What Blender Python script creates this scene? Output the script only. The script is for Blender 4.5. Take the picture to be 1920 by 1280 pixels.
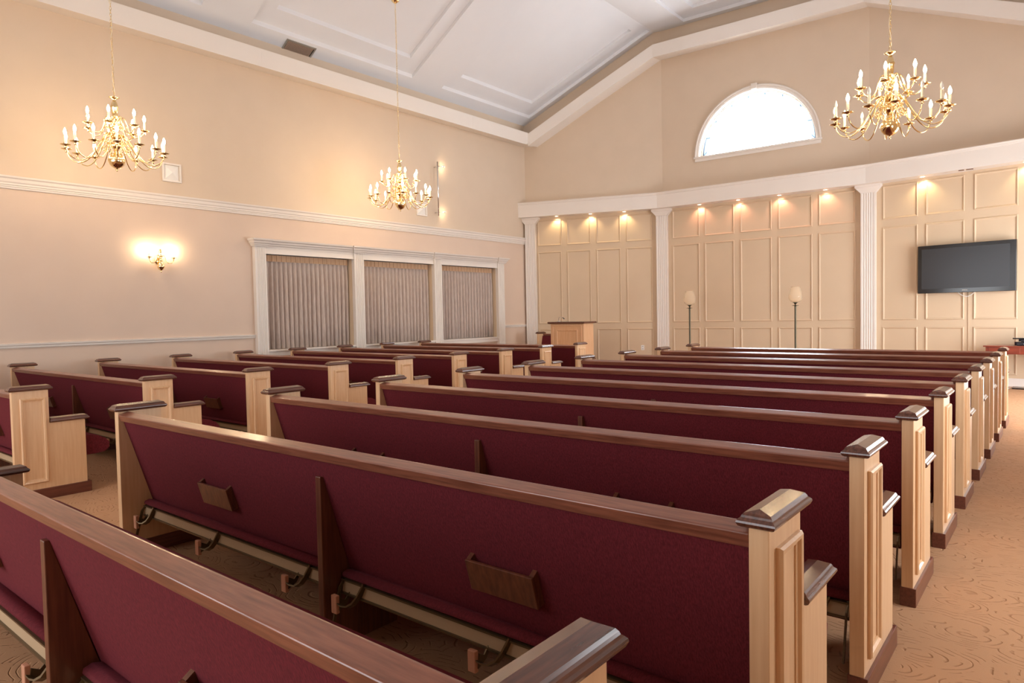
import bpy, bmesh, math, random
from mathutils import Vector, Matrix
random.seed(7)
PI = math.pi
scn = bpy.context.scene
for o in list(bpy.data.objects):
    bpy.data.objects.remove(o)
COL = scn.collection

# ------------------------------------------------------------------ camera
F_PX, YAW, PITCH, ROLL, CAMZ = 1279.65, -0.6841, -0.0391, -0.0198, 1.3587
_f = Vector((math.sin(YAW)*math.cos(PITCH), math.cos(YAW)*math.cos(PITCH), math.sin(PITCH)))
_r = Vector((math.cos(YAW), -math.sin(YAW), 0.0))
_u = _r.cross(_f)
_r2 = _r*math.cos(ROLL) + _u*math.sin(ROLL)
_u2 = -_r*math.sin(ROLL) + _u*math.cos(ROLL)
cd = bpy.data.cameras.new('camera')
cam = bpy.data.objects.new('camera', cd); COL.objects.link(cam)
cd.sensor_fit = 'HORIZONTAL'; cd.sensor_width = 36.0; cd.lens = F_PX*36.0/1920.0
cd.clip_start = 0.05; cd.clip_end = 200
cam.matrix_world = Matrix(((_r2.x, _u2.x, -_f.x, 0.0), (_r2.y, _u2.y, -_f.y, 0.0), (_r2.z, _u2.z, -_f.z, CAMZ), (0, 0, 0, 1)))
scn.camera = cam

# ------------------------------------------------------------------ world, exposure
w = bpy.data.worlds.new('world'); scn.world = w; w.use_nodes = True
w.node_tree.nodes['Background'].inputs[0].default_value = (0.75, 0.86, 1.0, 1)
w.node_tree.nodes['Background'].inputs[1].default_value = 1.0
scn.view_settings.view_transform = 'Standard'
scn.view_settings.look = 'None'
scn.view_settings.gamma = 1.0
scn.view_settings.use_curve_mapping = False
scn.view_settings.exposure = 0.03

DAY_LUNETTE = 24.0      # brightness of the daylit half-round pane
DAY_FILL_SIDE = 17.0         # side glass door and added fill window (out of frame, right)
DAY_FILL_REAR = 5.5         # aisle door and added fill windows (behind the camera)
BULB = 170.0           # candle bulbs
SPOT_W = 11.0          # recessed spots under the beam

# ------------------------------------------------------------------ materials
def lin(c):
    return tuple(((v/255.0)/12.92 if v/255.0 <= 0.04045 else ((v/255.0+0.055)/1.055)**2.4) for v in c) + (1.0,)

def base_mat(name, col, rough=0.6, metal=0.0, spec=0.5, coat=0.0):
    m = bpy.data.materials.new(name); m.use_nodes = True
    b = m.node_tree.nodes['Principled BSDF']
    b.inputs['Base Color'].default_value = lin(col)
    b.inputs['Roughness'].default_value = rough
    b.inputs['Metallic'].default_value = metal
    b.inputs['Specular IOR Level'].default_value = spec
    b.inputs['Coat Weight'].default_value = coat
    b.inputs['Coat Roughness'].default_value = 0.12
    return m, m.node_tree, b

def noise_mix(nt, b, c1, c2, scale, stretch=(1, 1, 1), detail=4, lo=0.35, hi=0.65, coord='Object', bump=0.0, bdist=0.002):
    N = nt.nodes; L = nt.links
    tc = N.new('ShaderNodeTexCoord'); mp = N.new('ShaderNodeMapping')
    mp.inputs['Scale'].default_value = stretch
    nz = N.new('ShaderNodeTexNoise'); nz.inputs['Scale'].default_value = scale; nz.inputs['Detail'].default_value = detail
    rp = N.new('ShaderNodeValToRGB')
    rp.color_ramp.elements[0].position = lo; rp.color_ramp.elements[1].position = hi
    rp.color_ramp.elements[0].color = lin(c1); rp.color_ramp.elements[1].color = lin(c2)
    L.new(tc.outputs[coord], mp.inputs[0]); L.new(mp.outputs[0], nz.inputs['Vector'])
    L.new(nz.outputs['Fac'], rp.inputs[0]); L.new(rp.outputs[0], b.inputs['Base Color'])
    if bump:
        bp = N.new('ShaderNodeBump'); bp.inputs['Strength'].default_value = bump; bp.inputs['Distance'].default_value = bdist
        L.new(nz.outputs['Fac'], bp.inputs['Height']); L.new(bp.outputs[0], b.inputs['Normal'])
    return nz

def paint(name, col, rough=0.55, var=3):
    m, nt, b = base_mat(name, col, rough, spec=0.3)
    c2 = tuple(max(0, v-var) for v in col)
    noise_mix(nt, b, c2, col, 2.5, coord='Object', lo=0.3, hi=0.7)
    return m

def wood(name, c1, c2, grain_axis=2, rough=0.35, coat=0.3, scale=9, bump=0.05):
    m, nt, b = base_mat(name, c1, rough, coat=coat)
    st = [9, 9, 9]; st[grain_axis] = 0.6
    noise_mix(nt, b, c1, c2, scale, tuple(st), detail=6, lo=0.3, hi=0.7, bump=bump, bdist=0.001)
    return m

M = {}
M['wall'] = paint('wall paint tan', (213, 192, 169))
M['wall_low'] = paint('wall paint pale', (218, 194, 174))
M['panel'] = paint('panelling paint', (214, 189, 159), 0.45)
M['trim'] = paint('trim paint white', (232, 222, 212), 0.4, 2)
M['ceil'] = paint('ceiling paint', (228, 227, 229), 0.7, 2)
M['maple'] = wood('maple veneer', (232, 193, 150), (222, 178, 134), 2, 0.38, 0.25, 7, 0.02)
M['walnut'] = wood('walnut trim along y', (108, 63, 46), (70, 38, 29), 1, 0.27, 0.5, 12, 0.06)
M['walnut_x'] = wood('walnut rail along x', (150, 92, 70), (110, 62, 46), 0, 0.30, 0.45, 12, 0.04)
M['walnut_z'] = wood('walnut boards', (118, 68, 44), (84, 44, 30), 2, 0.35, 0.3, 8, 0.04)
M['skirt'] = wood('walnut skirt', (118, 66, 50), (92, 48, 38), 1, 0.32, 0.3, 8, 0.02)
M['board'] = base_mat('kneeler board beige', (176, 150, 118), 0.5)[0]
M['bronze'] = base_mat('bronzed steel', (110, 92, 66), 0.35, 0.7)[0]
M['block'] = wood('light block wood', (206, 150, 120), (190, 132, 104), 2, 0.5, 0.0, 8, 0.02)
M['black'] = base_mat('black plastic gloss', (14, 14, 17), 0.12, coat=0.5)[0]
M['screen'] = base_mat('tv screen', (34, 34, 38), 0.22, spec=0.6)[0]
M['darkmetal'] = base_mat('dark stand metal', (88, 82, 66), 0.3, 0.8)[0]
M['louvre'] = base_mat('louvre enamel', (176, 150, 132), 0.5)[0]
M['chrome'] = base_mat('chrome', (225, 225, 228), 0.15, 1.0)[0]
M['steel'] = base_mat('brushed steel', (190, 188, 184), 0.35, 0.9)[0]
M['white'] = base_mat('white plastic', (236, 232, 226), 0.4)[0]
M['candle'] = base_mat('ivory candle sleeve', (244, 232, 206), 0.45)[0]
M['offbulb'] = base_mat('unlit bulb glass', (236, 232, 226), 0.08, spec=0.8)[0]
M['cherry'] = wood('cherry table', (140, 62, 38), (112, 44, 28), 0, 0.3, 0.4, 6, 0.02)
M['lectern'] = wood('lectern maple', (230, 184, 142), (218, 168, 124), 2, 0.38, 0.25, 6, 0.02)
M['lead'] = base_mat('lead came', (98, 120, 150), 0.5)[0]
m, nt, b = base_mat('polished brass', (232, 190, 108), 0.14, 1.0); M['brass'] = m
noise_mix(nt, b, (255, 234, 186), (250, 220, 158), 14)

# burgundy woven fabric
m, nt, b = base_mat('burgundy fabric', (104, 28, 40), 0.85, spec=0.2); M['fabric'] = m
N = nt.nodes; L = nt.links
b.inputs['Sheen Weight'].default_value = 0.12; b.inputs['Sheen Roughness'].default_value = 0.5
b.inputs['Sheen Tint'].default_value = lin((170, 90, 110))
tc = N.new('ShaderNodeTexCoord'); mp = N.new('ShaderNodeMapping'); mp.inputs['Scale'].default_value = (260, 90, 90)
nz = N.new('ShaderNodeTexNoise'); nz.inputs['Scale'].default_value = 1.0; nz.inputs['Detail'].default_value = 3
rp = N.new('ShaderNodeValToRGB'); rp.color_ramp.elements[0].position = 0.3; rp.color_ramp.elements[1].position = 0.7
rp.color_ramp.elements[0].color = lin((86, 26, 33)); rp.color_ramp.elements[1].color = lin((113, 38, 46))
bp = N.new('ShaderNodeBump'); bp.inputs['Strength'].default_value = 0.25; bp.inputs['Distance'].default_value = 0.001
L.new(tc.outputs['Object'], mp.inputs[0]); L.new(mp.outputs[0], nz.inputs['Vector']); L.new(nz.outputs['Fac'], rp.inputs[0])
L.new(rp.outputs[0], b.inputs['Base Color']); L.new(nz.outputs['Fac'], bp.inputs['Height']); L.new(bp.outputs[0], b.inputs['Normal'])

# carpet: beige cut pile with carved arcs
m, nt, b = base_mat('carved carpet', (206, 164, 124), 0.95, spec=0.1); M['carpet'] = m
N = nt.nodes; L = nt.links
tc = N.new('ShaderNodeTexCoord')
nd = N.new('ShaderNodeTexNoise'); nd.inputs['Scale'].default_value = 5.0; nd.inputs['Detail'].default_value = 2
va = N.new('ShaderNodeVectorMath'); va.operation = 'MULTIPLY_ADD'; va.inputs[1].default_value = (0.09, 0.09, 0.0)
vo = N.new('ShaderNodeTexVoronoi'); vo.inputs['Scale'].default_value = 3.0; vo.feature = 'F1'
mu = N.new('ShaderNodeMath'); mu.operation = 'MULTIPLY'; mu.inputs[1].default_value = 62.0
sn = N.new('ShaderNodeMath'); sn.operation = 'SINE'
gt = N.new('ShaderNodeMapRange'); gt.inputs['From Min'].default_value = 0.62; gt.inputs['From Max'].default_value = 1.0
nb = N.new('ShaderNodeTexNoise'); nb.inputs['Scale'].default_value = 15.0
brk = N.new('ShaderNodeMapRange'); brk.inputs['From Min'].default_value = 0.455; brk.inputs['From Max'].default_value = 0.52
ml = N.new('ShaderNodeMath'); ml.operation = 'MULTIPLY'
pile = N.new('ShaderNodeTexNoise'); pile.inputs['Scale'].default_value = 420.0
hs = N.new('ShaderNodeMath'); hs.operation = 'MULTIPLY_ADD'; hs.inputs[1].default_value = -1.0
ps = N.new('ShaderNodeMath'); ps.operation = 'MULTIPLY'; ps.inputs[1].default_value = 0.25
bp = N.new('ShaderNodeBump'); bp.inputs['Strength'].default_value = 0.6; bp.inputs['Distance'].default_value = 0.006
rp = N.new('ShaderNodeMix'); rp.data_type = 'RGBA'
rp.inputs[6].default_value = lin((188, 143, 107)); rp.inputs[7].default_value = lin((172, 128, 94))  # groove tone darkened in the colour, standing in for shade in the carving
L.new(tc.outputs['Object'], nd.inputs['Vector']); L.new(nd.outputs['Color'], va.inputs[0]); L.new(tc.outputs['Object'], va.inputs[2])
st = N.new('ShaderNodeMapping'); st.inputs['Scale'].default_value = (1.0, 1.7, 1.0); st.inputs['Rotation'].default_value = (0, 0, 0.5)
L.new(va.outputs[0], st.inputs[0]); L.new(st.outputs[0], vo.inputs['Vector']); L.new(vo.outputs['Distance'], mu.inputs[0]); L.new(mu.outputs[0], sn.inputs[0])
L.new(sn.outputs[0], gt.inputs['Value']); L.new(tc.outputs['Object'], nb.inputs['Vector']); L.new(nb.outputs['Fac'], brk.inputs['Value'])
L.new(gt.outputs[0], ml.inputs[0]); L.new(brk.outputs[0], ml.inputs[1])
L.new(tc.outputs['Object'], pile.inputs['Vector']); L.new(pile.outputs['Fac'], ps.inputs[0])
L.new(ml.outputs[0], hs.inputs[0]); L.new(ps.outputs[0], hs.inputs[2]); L.new(hs.outputs[0], bp.inputs['Height'])
L.new(bp.outputs[0], b.inputs['Normal']); L.new(ml.outputs[0], rp.inputs[0]); L.new(rp.outputs[2], b.inputs['Base Color'])

# curtains
m, nt, b = base_mat('drapery taupe', (188, 170, 158), 0.9, spec=0.15); M['drape'] = m
b.inputs['Sheen Weight'].default_value = 0.2
noise_mix(nt, b, (190, 172, 160), (204, 187, 175), 40, (1, 1, 0.2))
M['drape_head'] = base_mat('drapery heading tape', (214, 176, 140), 0.85)[0]

def emit(name, col, s, back=None):
    m = bpy.data.materials.new(name); m.use_nodes = True; nt = m.node_tree
    nt.nodes.clear(); o = nt.nodes.new('ShaderNodeOutputMaterial'); e = nt.nodes.new('ShaderNodeEmission')
    e.inputs[0].default_value = col; e.inputs[1].default_value = s
    nt.links.new(e.outputs[0], o.inputs[0]); return m
M['bulb'] = emit('lit candle bulb', (1.0, 0.73, 0.44, 1), BULB)
M['sconce_bulb'] = emit('lit sconce bulb', (1.0, 0.76, 0.48, 1), BULB*1.5)
M['day'] = emit('daylit obscure glass', (0.82, 0.92, 1.0, 1), DAY_LUNETTE)
M['day_blue'] = emit('daylit blue border glass', (0.62, 0.82, 1.0, 1), 1.6)
M['day_fill_side'] = emit('side daylight and fill glass', (0.86, 0.93, 1.0, 1), DAY_FILL_SIDE)
M['day_fill_rear'] = emit('rear daylight and fill glass', (0.94, 0.97, 1.0, 1), DAY_FILL_REAR)
M['spotface'] = emit('lit spot lamp', (1.0, 0.80, 0.55, 1), 12.0)
# amber crackle glass
m, nt, b = base_mat('amber crackle glass', (255, 238, 212), 0.12); M['amber'] = m
b.inputs['Transmission Weight'].default_value = 0.6; b.inputs['Alpha'].default_value = 0.42; b.inputs['IOR'].default_value = 1.2
N = nt.nodes; L = nt.links
vo = N.new('ShaderNodeTexVoronoi'); vo.inputs['Scale'].default_value = 18; vo.feature = 'DISTANCE_TO_EDGE'
bp = N.new('ShaderNodeBump'); bp.inputs['Strength'].default_value = 0.5; bp.inputs['Distance'].default_value = 0.01
tc = N.new('ShaderNodeTexCoord'); L.new(tc.outputs['Object'], vo.inputs['Vector']); L.new(vo.outputs[0], bp.inputs['Height']); L.new(bp.outputs[0], b.inputs['Normal'])

# ------------------------------------------------------------------ mesh helper
class MB:
    def __init__(s, T=None):
        s.v = []; s.f = []; s.sm = []; s.T = T
    def add(s, vs, fs, smooth=False):
        n = len(s.v)
        s.v += [tuple(s.T(Vector(p))) if s.T else tuple(p) for p in vs]
        s.f += [tuple(i+n for i in f) for f in fs]; s.sm += [smooth]*len(fs)
    def box(s, x0, x1, y0, y1, z0, z1):
        vs = [(x, y, z) for x in (x0, x1) for y in (y0, y1) for z in (z0, z1)]
        s.add(vs, [(0, 1, 3, 2), (4, 6, 7, 5), (0, 4, 5, 1), (2, 3, 7, 6), (0, 2, 6, 4), (1, 5, 7, 3)])
    def prism(s, prof, a, b, axis='x', smooth=False):
        n = len(prof)
        def P(t, p):
            return (t, p[0], p[1]) if axis == 'x' else ((p[0], t, p[1]) if axis == 'y' else (p[0], p[1], t))
        vs = [P(a, p) for p in prof] + [P(b, p) for p in prof]
        s.add(vs, [(i, (i+1) % n, n+(i+1) % n, n+i) for i in range(n)], smooth)
        k = len(s.v)-2*n
        s.f += [tuple(k+i for i in reversed(range(n))), tuple(k+n+i for i in range(n))]; s.sm += [False, False]
    def lathe(s, prof, c=(0, 0, 0), seg=20, cap=True):
        n = len(prof); vs = []
        for k in range(seg):
            a = 2*PI*k/seg
            vs += [(c[0]+r*math.cos(a), c[1]+r*math.sin(a), c[2]+z) for r, z in prof]
        fs = []
        for k in range(seg):
            k2 = (k+1) % seg
            fs += [(k*n+i, k2*n+i, k2*n+i+1, k*n+i+1) for i in range(n-1)]
        s.add(vs, fs, True)
        if cap:
            k0 = len(s.v)-n*seg
            if prof[0][0] > 1e-4: s.f.append(tuple(k0+k*n for k in reversed(range(seg)))); s.sm.append(False)
            if prof[-1][0] > 1e-4: s.f.append(tuple(k0+k*n+n-1 for k in range(seg))); s.sm.append(False)
    def tube(s, path, r, seg=8, closed=False, rs=None):
        path = [Vector(p) for p in path]; n = len(path); vs = []; up = Vector((0, 0, 1)); px = None
        for i, p in enumerate(path):
            if closed: t = path[(i+1) % n]-path[i-1]
            else: t = path[min(i+1, n-1)]-path[max(i-1, 0)]
            t.normalize()
            if px is None:
                px = t.cross(up)
                if px.length < 1e-3: px = t.cross(Vector((1, 0, 0)))
            px = (px-t*px.dot(t)); px.normalize(); py = t.cross(px)
            rr = rs[i] if rs else r
            vs += [p+px*math.cos(2*PI*k/seg)*rr+py*math.sin(2*PI*k/seg)*rr for k in range(seg)]
        fs = []
        for i in range(n if closed else n-1):
            j = (i+1) % n
            fs += [(i*seg+k, i*seg+(k+1) % seg, j*seg+(k+1) % seg, j*seg+k) for k in range(seg)]
        s.add(vs, fs, True)
        if not closed:
            k0 = len(s.v)-n*seg
            s.f += [tuple(k0+k for k in reversed(range(seg))), tuple(k0+(n-1)*seg+k for k in range(seg))]; s.sm += [False, False]
    def loft_rect(s, x0, x1, y0, y1, rings, ridge=None, ins_y0=1.0):
        """rings of (inset, z); ridge=(inset_along_y, z) closes with a hip"""
        vs = []
        for ins, z in rings:
            a = ins*ins_y0
            vs += [(x0+ins, y0+a, z), (x1-ins, y0+a, z), (x1-ins, y1-ins, z), (x0+ins, y1-ins, z)]
        fs = [(3, 2, 1, 0)]
        for i in range(len(rings)-1):
            fs += [(4*i+k, 4*i+(k+1) % 4, 4*i+4+(k+1) % 4, 4*i+4+k) for k in range(4)]
        t = 4*(len(rings)-1)
        if ridge:
            xm = (x0+x1)/2; vs += [(xm, y0+ridge[0]*ins_y0, ridge[1]), (xm, y1-ridge[0], ridge[1])]; n = len(vs)-2
            fs += [(t, t+1, n), (t+1, t+2, n+1, n), (t+2, t+3, n+1), (t+3, t, n, n+1)]
        else: fs += [(t, t+1, t+2, t+3)]
        s.add(vs, fs)
    def build(s, name, mat, parent=None, bevel=0.0, loc=None, fix=True):
        me = bpy.data.meshes.new(name); me.from_pydata(s.v, [], s.f)
        me.polygons.foreach_set('use_smooth', s.sm)
        if fix:
            bm = bmesh.new(); bm.from_mesh(me); bmesh.ops.recalc_face_normals(bm, faces=bm.faces); bm.to_mesh(me); bm.free()
        me.materials.append(mat); me.update()
        o = bpy.data.objects.new(name, me); COL.objects.link(o)
        if parent: o.parent = parent
        if loc: o.location = loc
        if bevel:
            md = o.modifiers.new('bevel', 'BEVEL'); md.width = bevel; md.segments = 2; md.limit_method = 'ANGLE'; md.angle_limit = math.radians(35)
        return o

def tag(o, label, cat, group=None):
    o['label'] = label; o['category'] = cat
    if group: o['group'] = group
    return o
def structure(o):
    o['kind'] = 'structure'; return o
def empty(name, loc, rz=0.0):
    o = bpy.data.objects.new(name, None); COL.objects.link(o); o.location = loc; o.rotation_euler = (0, 0, rz); o.empty_display_size = 0.1
    return o
def copy_tree(o, parent=None):
    c = o.copy(); COL.objects.link(c); c.parent = parent
    for ch in list(o.children): copy_tree(ch, c)
    return c

# ------------------------------------------------------------------ room plan
XL = -10.15; XR = 1.4; YB = -3.6
A = Vector((XL, 13.06)); B = Vector((-7.10, 14.17)); C = Vector((-2.93, 14.32)); D = Vector((0.05, 13.89)); E_ = Vector((XR, 13.69))
FOLD_L = -7.25; FOLD_R = -2.85; ZC = 7.60; SL = 0.60
def ceil_z(x):
    if x < FOLD_L: return ZC-SL*(FOLD_L-x)
    if x > FOLD_R: return ZC-.47*(min(x, 0.05)-FOLD_R)
    return ZC
class Facet:
    def __init__(s, P, Q):
        s.P = P; s.t = (Q-P).normalized(); s.n = Vector((s.t.y, -s.t.x)); s.len = (Q-P).length   # n points into the room
    def T(s, p):        # p = (u along, w towards room, z)
        q = s.P+s.t*p.x+s.n*p.y
        return Vector((q.x, q.y, p.z))
    def u_at_x(s, x, w=0.0): return (x-s.P.x-s.n.x*w)/s.t.x
FA, FB, FC = Facet(A, B), Facet(B, C), Facet(C, E_)
def front_y(x):
    for P, Q in ((A, B), (B, C), (C, E_)):
        if x <= Q.x or Q is E_: return P.y+(Q.y-P.y)*(x-P.x)/(Q.x-P.x)

# floor
mb = MB(); mb.add([(XL-.3, YB-.3, 0), (XR+.3, YB-.3, 0), (XR+.3, 14.7, 0), (XL-.3, 14.7, 0), (XL-.3, YB-.3, -.1), (XR+.3, YB-.3, -.1), (XR+.3, 14.7, -.1), (XL-.3, 14.7, -.1)],
               [(0, 1, 2, 3), (7, 6, 5, 4), (0, 4, 5, 1), (1, 5, 6, 2), (2, 6, 7, 3), (3, 7, 4, 0)])
structure(mb.build('floor', M['carpet']))

# left wall with three window recesses
WIN = [(6.10, 7.862), (8.08, 9.886), (10.10, 11.90)]; WZ0, WZ1 = 0.85, 2.44
mb = MB(); mb.box(XL-.35, XL-.20, YB-.2, 13.3, 0, 5.95)
mb.box(XL-.20, XL, YB, WIN[0][0], 0, 3.1); mb.box(XL-.20, XL, WIN[0][1], WIN[1][0], 0, 3.1); mb.box(XL-.20, XL, WIN[1][1], WIN[2][0], 0, 3.1); mb.box(XL-.20, XL, WIN[2][1], 13.2, 0, 3.1)
for a, b_ in WIN: mb.box(XL-.20, XL, a, b_, 0, WZ0); mb.box(XL-.20, XL, a, b_, WZ1, 3.1)
wl = structure(mb.build('wall_left', M['wall_low']))
mb = MB(); mb.box(XL-.20, XL, YB, 13.2, 3.1, 5.95)
mb.build('upper_wall', M['wall'], wl)

# right wall, rear wall (outside the frame, they close the room and hold daylit doors plus windows added as fill light)
def wall_windows(name, mat, axis, pos, thick, lo, hi, ztop, wins, n0, daymat):
    """wins: (a,b,z0,z1) openings along the wall"""
    mb = MB(); cur = lo; sgn = 1
    def bx(a, b, z0, z1, d0=0.0, d1=thick, m=None):
        q = m or mb
        if axis == 'x': q.box(pos+d0, pos+d1, a, b, z0, z1)
        else: q.box(a, b, pos-d1, pos-d0, z0, z1)
    for a, b, z0, z1 in wins:
        bx(cur, a, 0, ztop); bx(a, b, 0, z0); bx(a, b, z1, ztop); cur = b
    bx(cur, hi, 0, ztop)
    wobj = structure(mb.build(name, mat))
    for i, (a, b, z0, z1) in enumerate(wins):
        fr = MB()
        for q in (a, (a+b)/2-.025, b-.05): bx(q, q+.05, z0, z1, .05, .10, fr)
        for q in (z0, (z0+z1)/2-.025, z1-.05): bx(a+.05, b-.05, q, q+.05, .05, .10, fr)
        o = structure(fr.build('window_%d' % (n0+i), M['trim']))
        pn = MB(); bx(a+.02, b-.02, z0+.02, z1-.02, .11, .13, pn); pn.build('pane', daymat, o)
    return wobj
wall_windows('wall_right', M['wall'], 'x', XR, .2, YB, 13.6, 5.85, [(3.3, 4.7, .8, 2.3), (9.4, 12.6, .05, 2.6)], 3, M['day_fill_side'])  # near window added to light pew ends and carpet; far one the glass door
wall_windows('wall_rear', M['wall'], 'y', YB, .2, XL-.3, XR+.2, 7.7, [(-9.2, -7.2, .8, 3.4), (-6.4, -3.8, .04, 4.8), (-3.0, -1.0, .8, 3.4)], 5, M['day_fill_rear'])  # outer two windows added as soft frontal fill; middle one is the aisle door

# front wall: three facets, upper field above the beam, half-round window in the middle one
def facet_wall(mb, fac, w0=0.0, w1=-.25, hole=None, zlo=0.0, zhi=None, u0=0.0, u1=None):
    """solid slab between z=zlo and the ceiling profile"""
    T = fac.T; mb.T = T
    u1 = fac.len if u1 is None else u1
    us = sorted(set([u0, u1] + [u for u in (fac.u_at_x(FOLD_L), fac.u_at_x(FOLD_R), fac.u_at_x(0.05)) if u0+.01 < u < u1-.01] + ([hole[0]-hole[2]-.3, hole[0]+hole[2]+.3] if hole else [])))
    for a, b in zip(us[:-1], us[1:]):
        za = (zhi or ceil_z((fac.P+fac.t*a).x)); zb = (zhi or ceil_z((fac.P+fac.t*b).x))
        if hole and abs(a-(hole[0]-hole[2]-.3)) < 1e-6:
            uc, zs, r = hole; Nn = 28
            ro = r+.3
            inner = [(uc-r*math.cos(PI*k/Nn), zs+r*math.sin(PI*k/Nn)) for k in range(Nn+1)]
            outer = []
            for k in range(Nn+1):
                c_, s_ = -math.cos(PI*k/Nn), math.sin(PI*k/Nn); q = ro/max(abs(c_), abs(s_)); outer.append((uc+c_*q, zs+s_*q))
            vs = []; fs = []
            for (x, z) in inner: vs += [(x, w0, z), (x, w1, z)]
            for (x, z) in outer: vs += [(x, w0, z)]
            for k in range(Nn):
                o1 = 2*(Nn+1)+k; fs += [(2*k, o1, o1+1, 2*k+2), (2*k, 2*k+2, 2*k+3, 2*k+1)]
            fs.append((0, 1, 2*Nn+1, 2*Nn))
            mb.add(vs, fs)
            zo = zs+ro
            mb.add([(a, w0, zlo), (b, w0, zlo), (b, w0, zs), (a, w0, zs)], [(0, 1, 2, 3)])
            mb.add([(a, w0, zo), (b, w0, zo), (b, w0, zb), (a, w0, za)], [(0, 1, 2, 3)])
        else:
            mb.add([(a, w0, zlo), (b, w0, zlo), (b, w0, zb), (a, w0, za), (a, w1, zlo), (b, w1, zlo), (b, w1, zb), (a, w1, za)],
                   [(0, 1, 2, 3), (7, 6, 5, 4), (0, 4, 5, 1), (1, 5, 6, 2), (2, 6, 7, 3), (3, 7, 4, 0)])
LUN_R = 1.20; LUN_Z = 4.69; LUN_U = FB.u_at_x(-5.045)
ZSPLIT = 3.68
mb = MB()
for fc in (FA, FB, FC):
    facet_wall(mb, fc, zhi=ZSPLIT)
wf = structure(mb.build('wall_front', M['panel'], fix=False))
mb = MB()
facet_wall(mb, FA, zlo=ZSPLIT); facet_wall(mb, FB, zlo=ZSPLIT, hole=(LUN_U, LUN_Z, LUN_R)); facet_wall(mb, FC, zlo=ZSPLIT)
mb.build('upper_wall', M['wall'], wf, fix=False)

# half-round window
mb = MB(FB.T); Nn = 36
def arc_band(mb, r0, r1, w0, w1, k0=0, k1=Nn):
    vs = []; fs = []
    for k in range(k0, k1+1):
        c_, s_ = -math.cos(PI*k/Nn), math.sin(PI*k/Nn)
        for r, w_ in ((r0, w0), (r1, w0), (r1, w1), (r0, w1)): vs.append((LUN_U+c_*r, w_, LUN_Z+s_*r))
    n = k1-k0
    for k in range(n):
        for j in range(4): fs.append((4*k+j, 4*k+(j+1) % 4, 4*k+4+(j+1) % 4, 4*k+4+j))
    fs += [(3, 2, 1, 0), (4*n, 4*n+1, 4*n+2, 4*n+3)]
    mb.add(vs, fs, True)
arc_band(mb, LUN_R-.01, LUN_R+.075, 0.0, .03); arc_band(mb, LUN_R+.05, LUN_R+.085, .0, .045)
arc_band(mb, LUN_R-.006, LUN_R+.004, -.17, .0)
win1 = structure(mb.build('window_1', M['trim'])); 
mb = MB(FB.T); arc_band(mb, LUN_R-.045, LUN_R+.0, -.17, -.10); mb.box(LUN_U-LUN_R, LUN_U+LUN_R, -.17, -.10, LUN_Z, LUN_Z+.04)
mb.build('sash', M['trim'], win1)
mb = MB(FB.T); mb.box(LUN_U-LUN_R-.10, LUN_U+LUN_R+.10, -.02, .06, LUN_Z-.035, LUN_Z); mb.box(LUN_U-LUN_R-.08, LUN_U+LUN_R+.08, -.0, .03, LUN_Z-.10, LUN_Z-.035)
mb.build('sill', M['trim'], win1, .004)
mb = MB(FB.T); mb.add([(LUN_U-.045, 0, LUN_Z+LUN_R-.0), (LUN_U+.045, 0, LUN_Z+LUN_R), (LUN_U+.06, 0, LUN_Z+LUN_R+.115), (LUN_U-.06, 0, LUN_Z+LUN_R+.115), (LUN_U-.045, .06, LUN_Z+LUN_R), (LUN_U+.045, .06, LUN_Z+LUN_R), (LUN_U+.06, .06, LUN_Z+LUN_R+.115), (LUN_U-.06, .06, LUN_Z+LUN_R+.115)],
        [(3, 2, 1, 0), (4, 5, 6, 7), (0, 1, 5, 4), (1, 2, 6, 5), (2, 3, 7, 6), (3, 0, 4, 7)])
mb.build('keystone', M['trim'], win1, .004)
mb = MB(FB.T); r = LUN_R-.04
vs = [(LUN_U-r*math.cos(PI*k/Nn), -.14, LUN_Z+.03+r*math.sin(PI*k/Nn)) for k in range(Nn+1)]
mb.add(vs, [tuple(range(Nn+1))]); pane = mb.build('pane', M['day'], win1, fix=False)
mb = MB(FB.T); arc_band(mb, LUN_R-.13, LUN_R-.05, -.134, -.130); mb.build('border_glass', M['day_blue'], win1)
mb = MB(FB.T); rr = LUN_R-.055
mb.tube([(LUN_U-rr*math.cos(PI*k/Nn), -.125, LUN_Z+.045+rr*math.sin(PI*k/Nn)) for k in range(Nn+1)], .012, 6)
for ux in (-.86, -.52, -.17, .17, .52, .86):       # short leads of the border
    zt = math.sqrt(rr*rr-ux*ux)
    mb.tube([(LUN_U+ux, -.125, LUN_Z+.045+zt), (LUN_U+ux, -.125, LUN_Z+.045+zt-.08)], .006, 5)
    if abs(ux) > .8:
        sx = 1 if ux > 0 else -1
        xe = math.sqrt(rr*rr-(zt-.08)**2)
        mb.tube([(LUN_U+ux, -.125, LUN_Z+.045+zt-.08), (LUN_U+sx*xe, -.125, LUN_Z+.045+zt-.08)], .006, 5)
for sx in (-1, 1):
    xe = math.sqrt(rr*rr-.36**2); mb.tube([(LUN_U+sx*xe, -.125, LUN_Z+.045+.36), (LUN_U+sx*(xe-.12), -.125, LUN_Z+.045+.36)], .006, 5)
    mb.tube([(LUN_U+sx*(rr-.01), -.125, LUN_Z+.05), (LUN_U+sx*(rr-.10), -.125, LUN_Z+.14)], .006, 5)
mb.build('leading', M['lead'], win1)

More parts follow.
